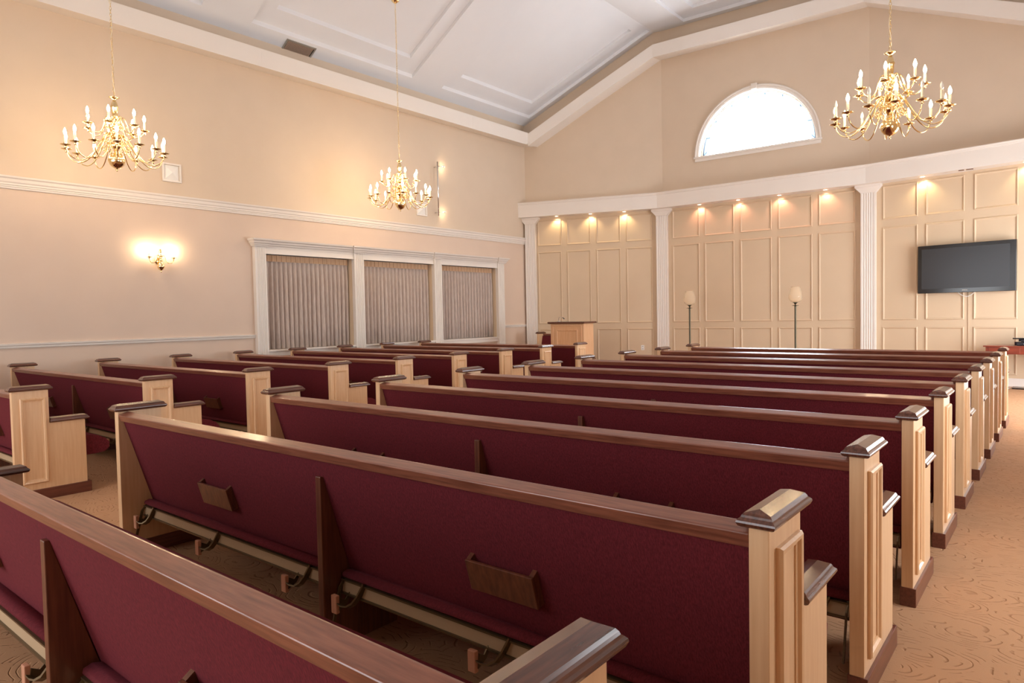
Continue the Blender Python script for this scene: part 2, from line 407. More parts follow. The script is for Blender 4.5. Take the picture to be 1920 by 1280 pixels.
# ceiling with stepped coffers
def coffer(mb, xs, ys, level, zf, dz):
    """xs list; ys list of (a,b): y=a+b*(x-FOLD_L); level(i,j)->0,1,2"""
    nx, ny = len(xs), len(ys)
    def P(i, j, l): x = xs[i]; return (x, ys[j](x), zf(x)+dz*l)
    for i in range(nx-1):
        for j in range(ny-1):
            l = level(i, j)
            mb.add([P(i, j, l), P(i+1, j, l), P(i+1, j+1, l), P(i, j+1, l)], [(0, 3, 2, 1)])
            if i+1 < nx-1 and level(i+1, j) != l:
                k = level(i+1, j); mb.add([P(i+1, j, l), P(i+1, j+1, l), P(i+1, j+1, k), P(i+1, j, k)], [(0, 1, 2, 3)])
            if j+1 < ny-1 and level(i, j+1) != l:
                k = level(i, j+1); mb.add([P(i, j+1, l), P(i+1, j+1, l), P(i+1, j+1, k), P(i, j+1, k)], [(0, 1, 2, 3)])
mb = MB(); con = lambda c: (lambda x: c)
ylines = []; yl = []
for k in range(-1, 2):      # panels D, C, B
    o_ = 5.90+4.17*(k-1); ylines += [con(o_), con(o_+.28), con(o_+3.08), con(o_+3.37)]; yl += [1, 2, 1, 0]
def far(off): return lambda x: front_y(x)-off
for xs, lev in (((XL-.02, -9.93, -9.66, -7.49, -7.27, FOLD_L), None), ((FOLD_L, -6.50, -6.13, -3.97, -3.60, FOLD_R), None), ((FOLD_R, -2.83, -2.61, -.44, -.17, .05), None)):
    ys = [con(YB-.1)]+ylines+[con(10.07), con(10.36), far(.50 if xs[0] != FOLD_L else .52), far(.15), far(-.05)]
    lv = [0]+yl+[1, 2, 1, 0]
    coffer(mb, list(xs), ys, lambda i, j: min((0, 1, 2, 1, 0)[i], lv[j]), ceil_z, .07)
mb.add([(.05, YB-.1, ceil_z(.05)), (XR+.2, YB-.1, ceil_z(.05)), (XR+.2, 13.9, ceil_z(.05)), (.05, 13.9, ceil_z(.05))], [(0, 3, 2, 1)])
structure(mb.build('ceiling', M['ceil'], fix=False))

# light trough (fascia) along left wall and gable
mb = MB(); FX = -9.84
mb.prism([(XL, 5.36), (FX, 5.32), (FX, 5.60), (FX-.025, 5.60), (FX-.025, 5.345), (XL, 5.385)], YB, 12.81, 'y')
for yy in (-1.2, 1.35, 6.0, 10.9): mb.box(FX-.001, FX+.0015, yy-.003, yy+.003, 5.32, 5.60)
structure(mb.build('trim_1', M['trim']))
OFF = .36
def gp(x, w, z):    # point at plan offset w from wall polyline at plan X=x (mitred approx)
    return (x, front_y(x)-w*1.03, z)
gz = lambda x: 6.93-.61*max(0, -7.17-x)-.475*max(0, x+2.93)
xs = [FX, -8.5, -7.12, -5.0, -2.95, -1.5, .05, XR]
mb = MB()
def gbot(x): return gz(min(x, .05))
ring = []
for x in xs:
    zb = gbot(x); zi = zb+.035
    ring.append([gp(x, OFF, zb), gp(x, OFF, zb+.275), gp(x, OFF-.025, zb+.275), gp(x, OFF-.025, zb+.03), gp(x, 0, zi+.03), gp(x, 0, zi)])
vs = [p for r_ in ring for p in r_]; fs = []
for i in range(len(ring)-1):
    fs += [(6*i+k, 6*i+(k+1) % 6, 6*i+6+(k+1) % 6, 6*i+6+k) for k in range(6)]
fs += [(5, 4, 3, 2, 1, 0), tuple(6*(len(ring)-1)+k for k in range(6))]
mb.add(vs, fs)
mb.add([(XL, 12.72, 5.355), (FX, 12.78, 5.325), (FX, 13.2, 5.36), (XL, 13.06, 5.36), (XL, 12.72, 5.385), (FX, 12.78, 5.355), (FX, 13.2, 5.39), (XL, 13.06, 5.39)],
       [(3, 2, 1, 0), (4, 5, 6, 7), (0, 1, 5, 4), (1, 2, 6, 5), (2, 3, 7, 6), (3, 0, 4, 7)])
structure(mb.build('trim_2', M['trim']))

# cornice, chair rail and baseboard of the left wall
CORN = [(XL, 3.035), (XL+.022, 3.035), (XL+.026, 3.055), (XL+.034, 3.06), (XL+.034, 3.075), (XL+.046, 3.08), (XL+.048, 3.10), (XL+.06, 3.115), (XL+.068, 3.15), (XL+.085, 3.165), (XL+.09, 3.185), (XL, 3.19)]
mb = MB(); mb.prism(CORN, YB, 13.02, 'y'); structure(mb.build('trim_3', M['trim']))
RAIL = [(XL, 1.065), (XL+.018, 1.065), (XL+.024, 1.08), (XL+.02, 1.09), (XL+.034, 1.10), (XL+.038, 1.12), (XL, 1.125)]
mb = MB(); mb.prism(RAIL, YB, 5.905, 'y'); mb.prism(RAIL, 12.13, 13.0, 'y'); structure(mb.build('trim_4', M['trim']))
mb = MB(); mb.box(XL, XL+.02, YB, 5.905, 0, .13); mb.box(XL, XL+.02, 12.13, 13.05, 0, .13); structure(mb.build('baseboard_left', M['trim'], bevel=.004))
mb = MB()
for fc, u0, u1 in ((FA, .30, FA.len-.12), (FB, .12, FB.len-.12), (FC, .12, FC.len)):
    mb.T = fc.T; mb.box(u0, u1, 0, .02, 0, .14); mb.box(u0, u1, 0, .028, 0, .03)
structure(mb.build('baseboard_front', M['trim'], bevel=.004))

# beam (entablature) over the panelling
mb = MB(); ring = []
for x, sc in ((XL, 1.0), (-7.10, 1.0), (-2.93, 1.0), (XR, 1.0)):
    def q(w_, z): return (x, front_y(x)-w_*1.02, z)
    ring.append([q(0, 3.655), q(.28, 3.655), q(.28, 3.945), q(.292, 3.95), q(.295, 3.975), q(.305, 3.985), q(.305, 4.0), q(0, 4.0)])
n = 8; vs = [p for r_ in ring for p in r_]; fs = []
for i in range(3): fs += [(n*i+k, n*i+(k+1) % n, n*i+n+(k+1) % n, n*i+n+k) for k in range(n)]
fs += [tuple(reversed(range(n))), tuple(3*n+k for k in range(n))]
mb.add(vs, fs)
structure(mb.build('trim_5', M['trim']))

# fluted pilasters with flared capitals
def pilaster(n, x, fac, du0, du1, y_override=None):
    P0 = Vector((x, front_y(x))); tt = fac.t; nn = Vector((tt.y, -tt.x))
    T = lambda p: Vector((P0.x+tt.x*p.x+nn.x*p.y, P0.y+tt.y*p.x+nn.y*p.y, p.z))
    h = .125; pr = [(-h, -.06)]
    pr += [(-h, .12)]
    for k in range(5):          # five flutes on the face
        c_ = -h+.025+(.2/5)*(k+.5); pr += [(c_-.015, .12), (c_-.010, .115), (c_, .113), (c_+.010, .115), (c_+.015, .12)]
    pr += [(h, .12), (h, -.06)]
    mb = MB(T); mb.prism(pr, .16, 3.50, 'z'); mb.box(-h-.015, h+.015, -.06, .135, 0, .16)
    o = structure(mb.build('trim_%d' % n, M['trim']))
    mb = MB(T); vs = []
    rings = [(-h, h, .12, 3.50), (-h-.008, h+.008, .128, 3.515), (-h-.09, h+.09, .14, 3.605), (-h-.10, h+.10, .15, 3.615), (-h-.10, h+.10, .15, 3.656)]
    for a, b_, w_, z in rings: vs += [(a, -.06, z), (a, w_, z), (b_, w_, z), (b_, -.06, z)]
    fs = [(3, 2, 1, 0)]
    for i in range(len(rings)-1): fs += [(4*i+k, 4*i+(k+1) % 4, 4*i+4+(k+1) % 4, 4*i+4+k) for k in range(4)]
    fs += [tuple(4*(len(rings)-1)+k for k in range(4))]
    mb.add(vs, fs); mb.build('capital', M['trim'], o)
pilaster(6, -10.022, FA, 0, 0)
pilaster(7, -7.10, Facet(A.lerp(B, .5), B.lerp(C, .5)), 0, 0)
pilaster(8, -2.92, Facet(B.lerp(C, .5), C.lerp(D, .5)), 0, 0)

# raised panel mouldings on the panelled wall
def frame_mould(mb, u0, u1, z0, z1, wd=.036, h=.02):
    rings = [(0, 0.0), (0, h*.6), (.010, h), (.020, h*.75), (.028, h*.3), (wd, .003), (wd, 0.0)]
    vs = []
    for ins, w_ in rings: vs += [(u0+ins, w_, z0+ins), (u1-ins, w_, z0+ins), (u1-ins, w_, z1-ins), (u0+ins, w_, z1-ins)]
    fs = []
    for i in range(len(rings)-1): fs += [(4*i+k, 4*i+(k+1) % 4, 4*i+4+(k+1) % 4, 4*i+4+k) for k in range(4)]
    mb.add(vs, fs)
XP = [(FA, [(-9.871, -9.325), (-9.196, -8.665), (-8.535, -8.005), (-7.878, -7.327)]),
      (FB, [(-6.87, -6.248), (-6.13, -5.488), (-5.355, -4.717), (-4.585, -3.938), (-3.816, -3.16)]),
      (FC, [(-2.689, -2.112), (-1.985, -1.398), (-1.259, -.65), (-.52, .08), (.21, .80)])]
for k, (fc, xx) in enumerate(XP):
    mb = MB(fc.T)
    for a, b_ in xx:
        ua, ub = fc.u_at_x(a), fc.u_at_x(b_)
        frame_mould(mb, ua, ub, .195, .995); frame_mould(mb, ua, ub, 1.125, 2.838); frame_mould(mb, ua, ub, 2.985, 3.60)
    structure(mb.build('trim_%d' % (9+k), M['panel'], fix=False))

# recessed spots under the beam
def downlight(fc, x, col, lab, W=SPOT_W):
    u = fc.u_at_x(x, .12); p = fc.T(Vector((u, .105, 3.655)))
    mb = MB(); mb.lathe([(.035, -.002), (.055, -.004), (.058, 0.002), (.035, .002)], seg=20, cap=False)
    r = empty('downlight', p); mb.build('trim_ring', M['white'], r)
    mb = MB(); mb.lathe([(.0001, -.0012), (.036, -.001)], seg=16, cap=False); mb.build('lamp_face', M['spotface'], r, fix=False)
    ld = bpy.data.lights.new('spot_lamp', 'SPOT'); ld.energy = W; ld.spot_size = math.radians(120); ld.spot_blend = .7; ld.shadow_soft_size = .02; ld.color = col
    lo = bpy.data.objects.new('spot_lamp', ld); COL.objects.link(lo); lo.parent = r; lo.location = (0, 0, -.012)
    aim = Vector((-fc.n.x*.22, -fc.n.y*.22, -1)); lo.rotation_euler = aim.to_track_quat('-Z', 'Y').to_euler()
    tag(r, lab, 'spotlight', 'recessed spots under the white beam')
WARM = (1.0, .76, .42); PINK = (1.0, .46, .33)
for x, l in ((-9.36, 'recessed spot nearest the left corner, warm glow on the panelling'), (-8.60, 'recessed warm spot, second from the left corner'), (-7.86, 'recessed warm spot just left of the first tall fluted column')):
    downlight(FA, x, WARM, l)
for x, l in ((-6.20, 'pinkish recessed spot just right of the first tall fluted column'), (-5.36, 'pinkish recessed spot, second from left in the middle bay'), (-4.53, 'pinkish recessed spot, third from left in the middle bay'), (-3.67, 'pinkish recessed spot at the right end of the middle bay')):
    downlight(FB, x, PINK, l)
downlight(FC, -2.03, WARM, 'bright warm recessed spot above the left of the television', SPOT_W*1.3)
downlight(FC, -.55, WARM, 'recessed warm spot at the right edge of the frame', SPOT_W)
# unlit fitting (short dark strip) under the beam
u = FC.u_at_x(-1.38, .25); p = FC.T(Vector((u, .22, 3.652)))
r = empty('spot_fitting', p); mb = MB(); mb.box(-.09, -.01, -.02, .02, -.008, .001); mb.box(.02, .12, -.02, .02, -.008, .001)
mb.build('housing', M['walnut'], r); tag(r, 'small unlit dark fitting under the beam above the television', 'light fitting')

# ------------------------------------------------------------------ triple window surround on the left wall
win2 = structure(empty('window_2', (0, 0, 0)))
PX = XL+.078
def wbox(name, *a, **k):
    mb = MB(); mb.box(*a); return mb.build(name, M['trim'], win2, .003)
PIL = [(5.905, 6.10), (7.862, 8.08), (9.886, 10.10), (11.90, 12.12)]
for a, b_ in PIL:
    mb = MB(); wd = b_-a; pr = [(XL-.0, a), (PX, a)]
    pr2 = [(PX, a)]
    for k in range(5):
        c_ = a+.025+(wd-.05)/5*(k+.5); pr2 += [(PX, c_-.012), (PX-.008, c_-.008), (PX-.008, c_+.008), (PX, c_+.012)]
    prof = [(XL, a)]+pr2+[(PX, b_), (XL, b_)]
    mb.prism(prof, 0.14, 2.54, 'z'); mb.box(XL, PX+.012, a-.01, b_+.01, 0, .14)
    mb.build('pilaster', M['trim'], win2)
CR = [(0, 2.535), (.03, 2.535), (.035, 2.55), (.05, 2.56), (.055, 2.575), (.075, 2.59), (.085, 2.615), (.11, 2.63), (.118, 2.655), (0, 2.66)]
mb = MB()
mb.prism([(XL+p[0]+(.04 if p[0] > 0 else 0), p[1]) for p in CR], PIL[0][0], PIL[3][1], 'y')
for a, b_ in PIL:           # the crown breaks forward over each pilaster
    ext = lambda q: q*.6
    rings = []
    n = len(CR); vs = []; fs = []
    for p_, z in CR: vs += [(XL, a-p_*.7, z), (PX+p_*.95, a-p_*.7, z), (PX+p_*.95, b_+p_*.7, z), (XL, b_+p_*.7, z)]
    for i in range(n-1): fs += [(4*i+k, 4*i+(k+1) % 4, 4*i+4+(k+1) % 4, 4*i+4+k) for k in range(4)]
    fs += [(3, 2, 1, 0), tuple(4*(n-1)+k for k in range(4))]
    mb.add(vs, fs)
mb.build('crown', M['trim'], win2)
for a, b_ in WIN:
    mb = MB(); mb.box(XL-.0, XL+.05, a, b_, 2.425, 2.535); mb.box(XL, XL+.058, a, b_, 2.425, 2.44); mb.box(XL, XL+.06, a, b_, 2.515, 2.535)
    mb.build('head_board', M['trim'], win2)
    mb = MB(); mb.box(XL-.16, XL+.07, a, b_, .835, .862); mb.box(XL, XL+.045, a, b_, .76, .835); mb.box(XL, XL+.02, a, b_, 0, .12)
    mb.build('sill', M['trim'], win2, .003)
    mb = MB(); mb.box(XL-.165, XL-.001, a+.001, a+.012, .862, 2.44); mb.box(XL-.165, XL-.001, b_-.012, b_-.001, .862, 2.44)
    mb.build('jamb', M['panel'], win2)

# curtains
def curtain(a, b_, lab, seed):
    rnd = random.Random(seed); a += .02; b_ -= .03
    npl = 19; per = (b_-a)/npl; nseg = npl*8; z0, z1 = .865, 2.425; rows = [0, .25, .5, .75, .9, .955, 1.0]
    ph = [rnd.uniform(-.25, .25) for _ in range(npl+1)]
    vs = []; fs = []
    Xc = XL-.115
    for rI, t in enumerate(rows):
        z = z0+(z1-z0)*t; amp = .034 if t < .85 else (.02 if t < .97 else .012); 
        for i in range(nseg+1):
            s = i/8.0; k = int(min(s, npl-1)); y = a+per*s
            d = amp*math.cos(2*PI*(s+ph[k]*(1-t)*.5))+.008*math.sin(4*PI*s+k)*(1-t)
            vs.append((Xc+d, min(max(y+.012*math.sin(2*PI*s)*(1-t), a), b_), z))
    W = nseg+1
    for r_ in range(len(rows)-1):
        for i in range(nseg): fs.append((r_*W+i, r_*W+i+1, (r_+1)*W+i+1, (r_+1)*W+i))
    mb = MB(); mb.add(vs, fs, True); o = mb.build('curtain', M['drape'], fix=False)
    md = o.modifiers.new('thickness', 'SOLIDIFY'); md.thickness = .003
    tag(o, lab, 'curtain', 'pleated drapes in the triple window')
    mb = MB()                          # heading tape with pinch pleats
    for k in range(npl+1):
        y = min(a+per*k, b_-.012); y = max(y, a+.002)
        mb.box(Xc+.006, Xc+.034, y-.0, y+.012, z1-.105, z1-.005)
    vs = [(Xc+.019+.004*math.cos(2*PI*i/8), a+per*i/8, z) for z in (z1-.105, z1-.003) for i in range(nseg+1)]
    mb.add(vs, [(i, i+1, W+i+1, W+i) for i in range(nseg)], True)
    mb.build('heading', M['drape_head'], o, fix=False)
curtain(*WIN[0], 'taupe pleated curtain in the left bay of the triple window', 1)
curtain(*WIN[1], 'taupe pleated curtain in the middle bay of the triple window', 2)
curtain(*WIN[2], 'taupe pleated curtain in the right bay, nearest the panelled wall', 3)

# ------------------------------------------------------------------ pews
HW, TP = 1.81, .048
def cap_rings(z): return [(.011, z), (.004, z+.004), (0, z+.012), (.001, z+.017), (.005, z+.021), (.009, z+.024), (.011, z+.029), (.015, z+.034)]
def make_pew(hw=HW, full=True, name='pew'):
    root = empty(name, (0, 0, 0))
    for s in (-1, 1):
        a, b_ = sorted((s*hw, s*(hw+TP)))
        mb = MB(); mb.prism([(0, 0), (.488, 0), (.488, .59), (.24, .59), (.24, .85), (0, .85)], a, b_, 'x')
        ep = mb.build('end_panel', M['maple'], root, .003)
        # moulding on the outer face
        X0 = s*(hw+TP); T = (lambda p, X0=X0, s=s: Vector((X0+s*p.y, p.x, p.z)))
        mb = MB(T); rings = [(0, 0), (0, .010), (.006, .016), (.016, .014), (.022, .006), (.030, .004), (.030, 0)]
        vs = []
        for ins, h in rings: vs += [(.047+ins, h, .135+ins), (.218-ins, h, .135+ins), (.218-ins, h, .795-ins), (.047+ins, h, .795-ins)]
        fs = []
        for i in range(len(rings)-1): fs += [(4*i+k, 4*i+(k+1) % 4, 4*i+4+(k+1) % 4, 4*i+4+k) for k in range(4)]
        mb.add(vs, fs); mb.build('panel_moulding', M['maple'], ep)
        mb = MB(); mb.box(min(s*(hw-.006), s*(hw+TP+.012)), max(s*(hw-.006), s*(hw+TP+.012)), -.006, .514, 0, .085)
        mb.build('base_skirt', M['skirt'], ep, .003)
        xm = s*(hw+TP/2)
        mb = MB(); mb.loft_rect(xm-.046, xm+.046, -.024, .268, cap_rings(.85), ridge=(.033, .8925)); mb.build('end_cap', M['walnut'], root)
        mb = MB(); mb.loft_rect(xm-.046, xm+.046, .241, .515, cap_rings(.59), ridge=(.033, .6325), ins_y0=.35); mb.build('arm_cap', M['walnut'], root)
    mb = MB(); mb.prism([(0.0, .829), (.003, .833), (.050, .8475), (.056, .845), (.066, .808), (.012, .794)], -hw, hw, 'x'); mb.build('top_rail', M['walnut_x'], root, .003)
    mb = MB(); mb.prism([(.0265, .797), (.174, .30), (.200, .292), (.222, .31), (.085, .80)], -hw, hw, 'x'); mb.build('back_panel', M['fabric'], root)
    pr = [(.205, .31), (.205, .42), (.24, .435), (.38, .445), (.53, .446), (.592, .436), (.645, .408), (.680, .365), (.672, .322), (.640, .295), (.56, .287), (.30, .29)]
    mb = MB(); mb.prism(pr, -hw, hw, 'x', True); mb.build('seat_cushion', M['fabric'], root)
    mb = MB(); mb.prism([(0.034, 0), (.034, .722), (.050, .722), (.172, .297), (.42, .285), (.42, 0)], .032, .066, 'x'); mb.build('centre_support', M['walnut_z'], root, .003)
    if not full: return root
    # hymn-book racks in the frame of the sloping back: t down the slope, n towards the rear
    tv = Vector((0, .276, -.961)); nv = Vector((0, -.961, -.276))
    for xc in (-.895, .965):
        O = Vector((xc, .033+(.79-.560)*.287, .560)); T = lambda p, O=O: O+Vector((p.x, 0, 0))+tv*p.z+nv*p.y
        mb = MB(T); mb.box(-.142, .142, .026, .037, .012, .125); rk = mb.build('book_rack', M['walnut_z'], root, .002)
        mb = MB(T)
        for a in (-.142, .124): mb.prism([(.002, .004), (.026, .012), (.026, .125), (.002, .125)], a, a+.018, 'x')
        mb.box(-.124, .124, .002, .026, .113, .125); mb.build('rack_sides', M['walnut_z'], rk)
    for (x0, x1, blocks) in ((-1.785, .015, (-1.765, -1.03, -.25)), (.085, 1.785, (.110, .86, 1.60))):
        pr = [(.128, .232), (.128, .292), (.112, .300), (.116, .314), (.140, .322), (.180, .310), (.196, .285), (.190, .235), (.170, .212), (.140, .214)]
        mb = MB(); mb.prism(pr, x0, x1, 'x', True); kn = mb.build('kneeler', M['fabric'], root)
        mb = MB(); mb.prism([(.112, .238), (.118, .286), (.128, .286), (.128, .236)], x0, x1, 'x'); mb.build('kneeler_board', M['board'], kn, .0015)
        mb = MB(); mb.prism([(.108, .285), (.108, .291), (.13, .293), (.13, .286)], x0, x1, 'x'); mb.prism([(.104, .232), (.104, .239), (.13, .239), (.13, .232)], x0, x1, 'x'); mb.build('kneeler_edging', M['bronze'], kn)
        for xb in blocks:
            mb = MB(); P_ = [(.112, .298), (.105, .275), (.103, .25), (.092, .228), (.078, .218), (.064, .214)]
            R_ = [(.016, .060, .214), (.034, .064, .206), (.056, .072, .206), (.078, .084, .220), (.096, .097, .248), (.108, .105, .275), (.118, .112, .298)]
            vs = []
            for dx, y, z in R_: vs += [(xb+dx, y-.010, z+.006), (xb+dx, y+.012, z-.004), (xb+dx+.004, y+.012, z-.010), (xb+dx+.004, y-.010, z)]
            fs = [(3, 2, 1, 0)]+[(4*i+k, 4*i+(k+1) % 4, 4*i+4+(k+1) % 4, 4*i+4+k) for i in range(len(R_)-1) for k in range(4)]+[tuple(4*(len(R_)-1)+k for k in range(4))]
            mb.add(vs, fs)
            mb.prism([(.066, .236), (.060, .186), (.10, .205), (.125, .240), (.118, .25), (.09, .222)], xb+.018, xb+.023, 'x')
            mb.build('kneeler_bracket', M['bronze'], kn)
            mb = MB(); mb.box(xb-.016, xb+.018, .048, .066, .172, .246); mb.build('foot_block', M['block'], kn, .003)
        for xe in (x0+.003, x1-.009):
            mb = MB(); mb.prism([(.118, .296), (.130, .292), (.105, .262), (.060, .09), (.046, .092), (.090, .262)], xe, xe+.006, 'x'); mb.build('kneeler_leg', M['bronze'], kn)
    return root
pew0 = make_pew()
Y0, PITCHY = .6237, .95487
XRB, XLB = -2.39, -8.01
ordn = ['nearest', 'second', 'third', 'fourth', 'fifth', 'sixth', 'seventh', 'eighth', 'ninth', 'tenth']
used = False
for k in range(10):
    p = pew0 if not used else copy_tree(pew0)
    used = True; p.location = (XRB, Y0+PITCHY*k, 0)
    if k == 0: lab = 'burgundy and maple pew nearest the camera, right bank, cut by the bottom edge'
    elif k == 9: lab = 'front-most burgundy and maple pew of the right bank, before the stage'
    else: lab = 'burgundy and maple pew of the right bank, %s from the camera' % ordn[k]
    tag(p, lab, 'pew', 'pews of the right bank')
pl = []
for k in range(0, 10):
    p = copy_tree(pew0); p.location = (XLB, Y0+PITCHY*k, 0); pl.append(p)
    if k == 9: lab = 'front-most burgundy and maple pew of the left bank, before the lectern'
    elif k <= 1: lab = 'rearmost visible pew of the left bank, cut off by the left edge of the photo'
    else: lab = 'burgundy and maple pew of the left bank by the wall, %s from the rear' % ordn[k-1]
    tag(p, lab, 'pew', 'pews of the left bank')
for o in [pl[0]]+list(pl[0].children_recursive): bpy.data.objects.remove(o)     # not in view

# ------------------------------------------------------------------ chandeliers
def arm_path(r_end, z_end, z0, loop):
    if not loop:   # lower arms: from the hub up slightly, swing down and out, up to the pan
        pts = [(.055, z0), (.08, z0+.028), (.115, z0+.012), (.17, z0-.08), (.23, z0-.185), (.30, z0-.265), (.37, z0-.298), (.435, z0-.283), (.483, z0-.232), (r_end, z_end)]
    else:          # upper arms: high loop beside the stem, down and out, up to the pan
        pts = [(.035, z0), (.042, z0+.055), (.068, z0+.088), (.100, z0+.070), (.118, z0+.01), (.143, z0-.07), (.182, z0-.118), (.228, z0-.122), (.270, z0-.092), (r_end, z_end)]
    out = []
    P = [pts[0]]+pts+[pts[-1]]
    for i in range(1, len(P)-2):
        for q in range(4):
            t = q/4.0
            v = [0.5*((2*P[i][d])+(-P[i-1][d]+P[i+1][d])*t+(2*P[i-1][d]-5*P[i][d]+4*P[i+1][d]-P[i+2][d])*t*t+(-P[i-1][d]+3*P[i][d]-3*P[i+1][d]+P[i+2][d])*t**3) for d in (0, 1)]
            out.append(tuple(v))
    out.append(pts[-1]); return out
SCROLL = [(.055+.03*math.cos(a)*(1-a/9)+.02, .03*math.sin(a)*(1-a/9)) for a in [k*.55 for k in range(13)]]
MESH = {}
def arm_mesh(kind):
    if kind in MESH: return MESH[kind]
    loop = kind == 'up'
    r_end, z_end, z0 = ((.30, .49, .54) if loop else (.505, .225, .385))
    path = arm_path(r_end, z_end, z0, loop)
    mb = MB(); mb.tube([(r, 0, z) for r, z in path], .0062, 7)
    zz = z0+(.0 if loop else -.03)
    mb.tube([(x+.015, 0, zz-.03+z) for x, z in SCROLL], .005, 6)
    if not loop: mb.tube([(x+.05, 0, z0-.14+z*1.2) for x, z in SCROLL], .005, 6)
    o = mb.build('arm', M['brass']); me = o.data; bpy.data.objects.remove(o)
    mb = MB(); mb.lathe([(.008, -.03), (.018, -.018), (.010, -.006), (.03, 0), (.052, .008), (.054, .012), (.02, .008), (.018, .03), (.0001, .03)], (r_end, 0, z_end), 16, False)
    o = mb.build('drip_pan', M['brass'], fix=False); pan = o.data; bpy.data.objects.remove(o)
    mb = MB(); mb.lathe([(.0125, .02), (.0125, .115), (.0001, .115)], (r_end, 0, z_end), 10, False)
    o = mb.build('candle', M['candle'], fix=False); cn = o.data; bpy.data.objects.remove(o)
    res = [me, pan, cn]
    for mt in (M['bulb'], M['offbulb']):
        mb = MB(); mb.lathe([(.007, .115), (.013, .130), (.0165, .146), (.013, .165), (.006, .184), (.0001, .196)], (r_end, 0, z_end), 8, False)
        o = mb.build('bulb', mt, fix=False); res.append(o.data); bpy.data.objects.remove(o)
    MESH[kind] = res; return res
def link(name, me, parent, rz=0.0):
    o = bpy.data.objects.new(name, me); COL.objects.link(o); o.parent = parent; o.rotation_euler = (0, 0, rz); return o
def chandelier(loc, lab, off=(), rot=0.0, topz=6.7):
    root = empty('chandelier', loc)
    mb = MB(); mb.lathe([(.0001, 0), (.006, .004), (.010, .015), (.006, .028), (.014, .034), (.03, .038), (.055, .054), (.076, .080), (.087, .110), (.089, .128), (.084, .155), (.070, .182), (.045, .203), (.03, .211), (.034, .225), (.022, .24)], seg=28)
    mb.build('ball', M['brass'], root)
    mb = MB(); mb.lathe([(.022, .235), (.03, .26), (.055, .275), (.06, .30), (.05, .33), (.03, .345), (.024, .36), (.045, .375), (.06, .40), (.045, .425), (.025, .44), (.022, .47), (.04, .485), (.05, .505), (.035, .53), (.03, .55), (.045, .565), (.03, .59), (.02, .60), (.034, .62), (.028, .645), (.034, .68), (.036, .73), (.044, .745), (.036, .76), (.03, .79), (.022, .81), (.015, .82), (.018, .83), (.05, .845), (.056, .853), (.03, .858), (.008, .862), (.006, .872)], seg=24)
    mb.build('stem', M['brass'], root)
    for kind, n in (('low', 14), ('up', 7)):
        me, pan, cn, bl, ob = arm_mesh(kind)
        for k in range(n):
            a = rot+2*PI*(k+(.25 if kind == 'up' else 0))/n
            ar = link('arm', me, root, a); link('drip_pan', pan, ar); link('candle', cn, ar)
            isoff = (kind, k) in off
            link('bulb', ob if isoff else bl, ar)
    # chain of links with the flex woven through, up to a ceiling rose
    mb = MB(); z = .88; k = 0; top = topz-loc[2]
    while z < top-.03:
        sx = .010; path = []
        for q in range(8):
            a = 2*PI*q/8; dx = sx*math.cos(a); dz = .022*math.sin(a)
            path.append((dx, 0, z+.018+dz) if k % 2 == 0 else (0, dx, z+.018+dz))
        mb.tube(path, .0028, 4, True); z += .036; k += 1
    mb.build('chain', M['brass'], root)
    mb = MB(); mb.tube([(.010*math.sin(q*1.1), .008*math.cos(q*.9), .87+(top-.87)*q/48.0) for q in range(49)], .003, 5)
    mb.build('flex', M['candle'], root)
    mb = MB(); mb.lathe([(.012, top-.06), (.03, top-.05), (.065, top-.02), (.07, top+.02)], seg=20); mb.build('ceiling_rose', M['brass'], root)
    tag(root, lab, 'chandelier', 'brass candle chandeliers')
    return root
chandelier((-8.61, 3.34, 3.115), 'brass candle chandelier at the left, in front of the tan wall', rot=.1, topz=ceil_z(-8.61))
chandelier((-8.80, 7.87, 3.145), 'smallest-looking brass candle chandelier, hanging in front of the triple window wall', rot=.25, topz=ceil_z(-8.80))
chandelier((-1.40, 7.77, 3.04), 'brass candle chandelier at the right with several unlit bulbs', off={('low', 4), ('low', 5), ('low', 10), ('low', 8), ('low', 12), ('low', 13), ('low', 1)}, rot=.05, topz=ceil_z(-1.40))

# ------------------------------------------------------------------ wall sconce
r = empty('wall_sconce', (XL, 4.44, 2.06))
mb = MB(); mb.lathe([(.0001, 0), (.006, .006), (.012, .02), (.006, .03), (.03, .045), (.048, .075), (.05, .095), (.038, .125), (.016, .15), (.012, .165), (.026, .18), (.014, .20), (.018, .23), (.026, .25), (.014, .27), (.02, .29), (.024, .305), (.012, .315), (.02, .325), (.006, .335)], (.075, 0, 0), 20)
mb.tube([(0.02, 0, .20), (.075, 0, .20)], .010, 8)
mb.build('body', M['brass'], r)
mb = MB(); mb.T = lambda p: Vector((p.z, p.x, p.y+.17)); mb.lathe([(.055, 0), (.055, .008), (.035, .018), (.0001, .022)], (0, 0, 0), 20); mb.build('back_plate', M['brass'], r)
for s in (-1, 1):
    P = [(0, .20), (s*.02, .235), (s*.045, .245), (s*.06, .225), (s*.07, .17), (s*.10, .135), (s*.14, .135), (s*.165, .165), (s*.17, .205)]
    mb = MB(); mb.tube([(.075+abs(y)*.15, y, z) for y, z in P], .005, 7); ar = mb.build('arm', M['brass'], r)
    c_ = (.075+.026, s*.17, .205)
    mb = MB(); mb.lathe([(.006, -.015), (.012, -.008), (.006, 0), (.04, .008), (.042, .011), (.015, .006), (.015, .02)], c_, 14, False); mb.build('drip_pan', M['brass'], ar)
    mb = MB(); mb.lathe([(.011, .01), (.011, .07), (.0001, .07)], c_, 10, False); mb.build('candle', M['candle'], ar)
    mb = MB(); mb.lathe([(.007, .07), (.013, .085), (.0165, .101), (.013, .12), (.006, .139), (.0001, .151)], c_, 10, False); mb.build('bulb', M['sconce_bulb'], ar)
tag(r, 'two-armed brass candle sconce on the left wall, bulbs lit', 'wall lamp')

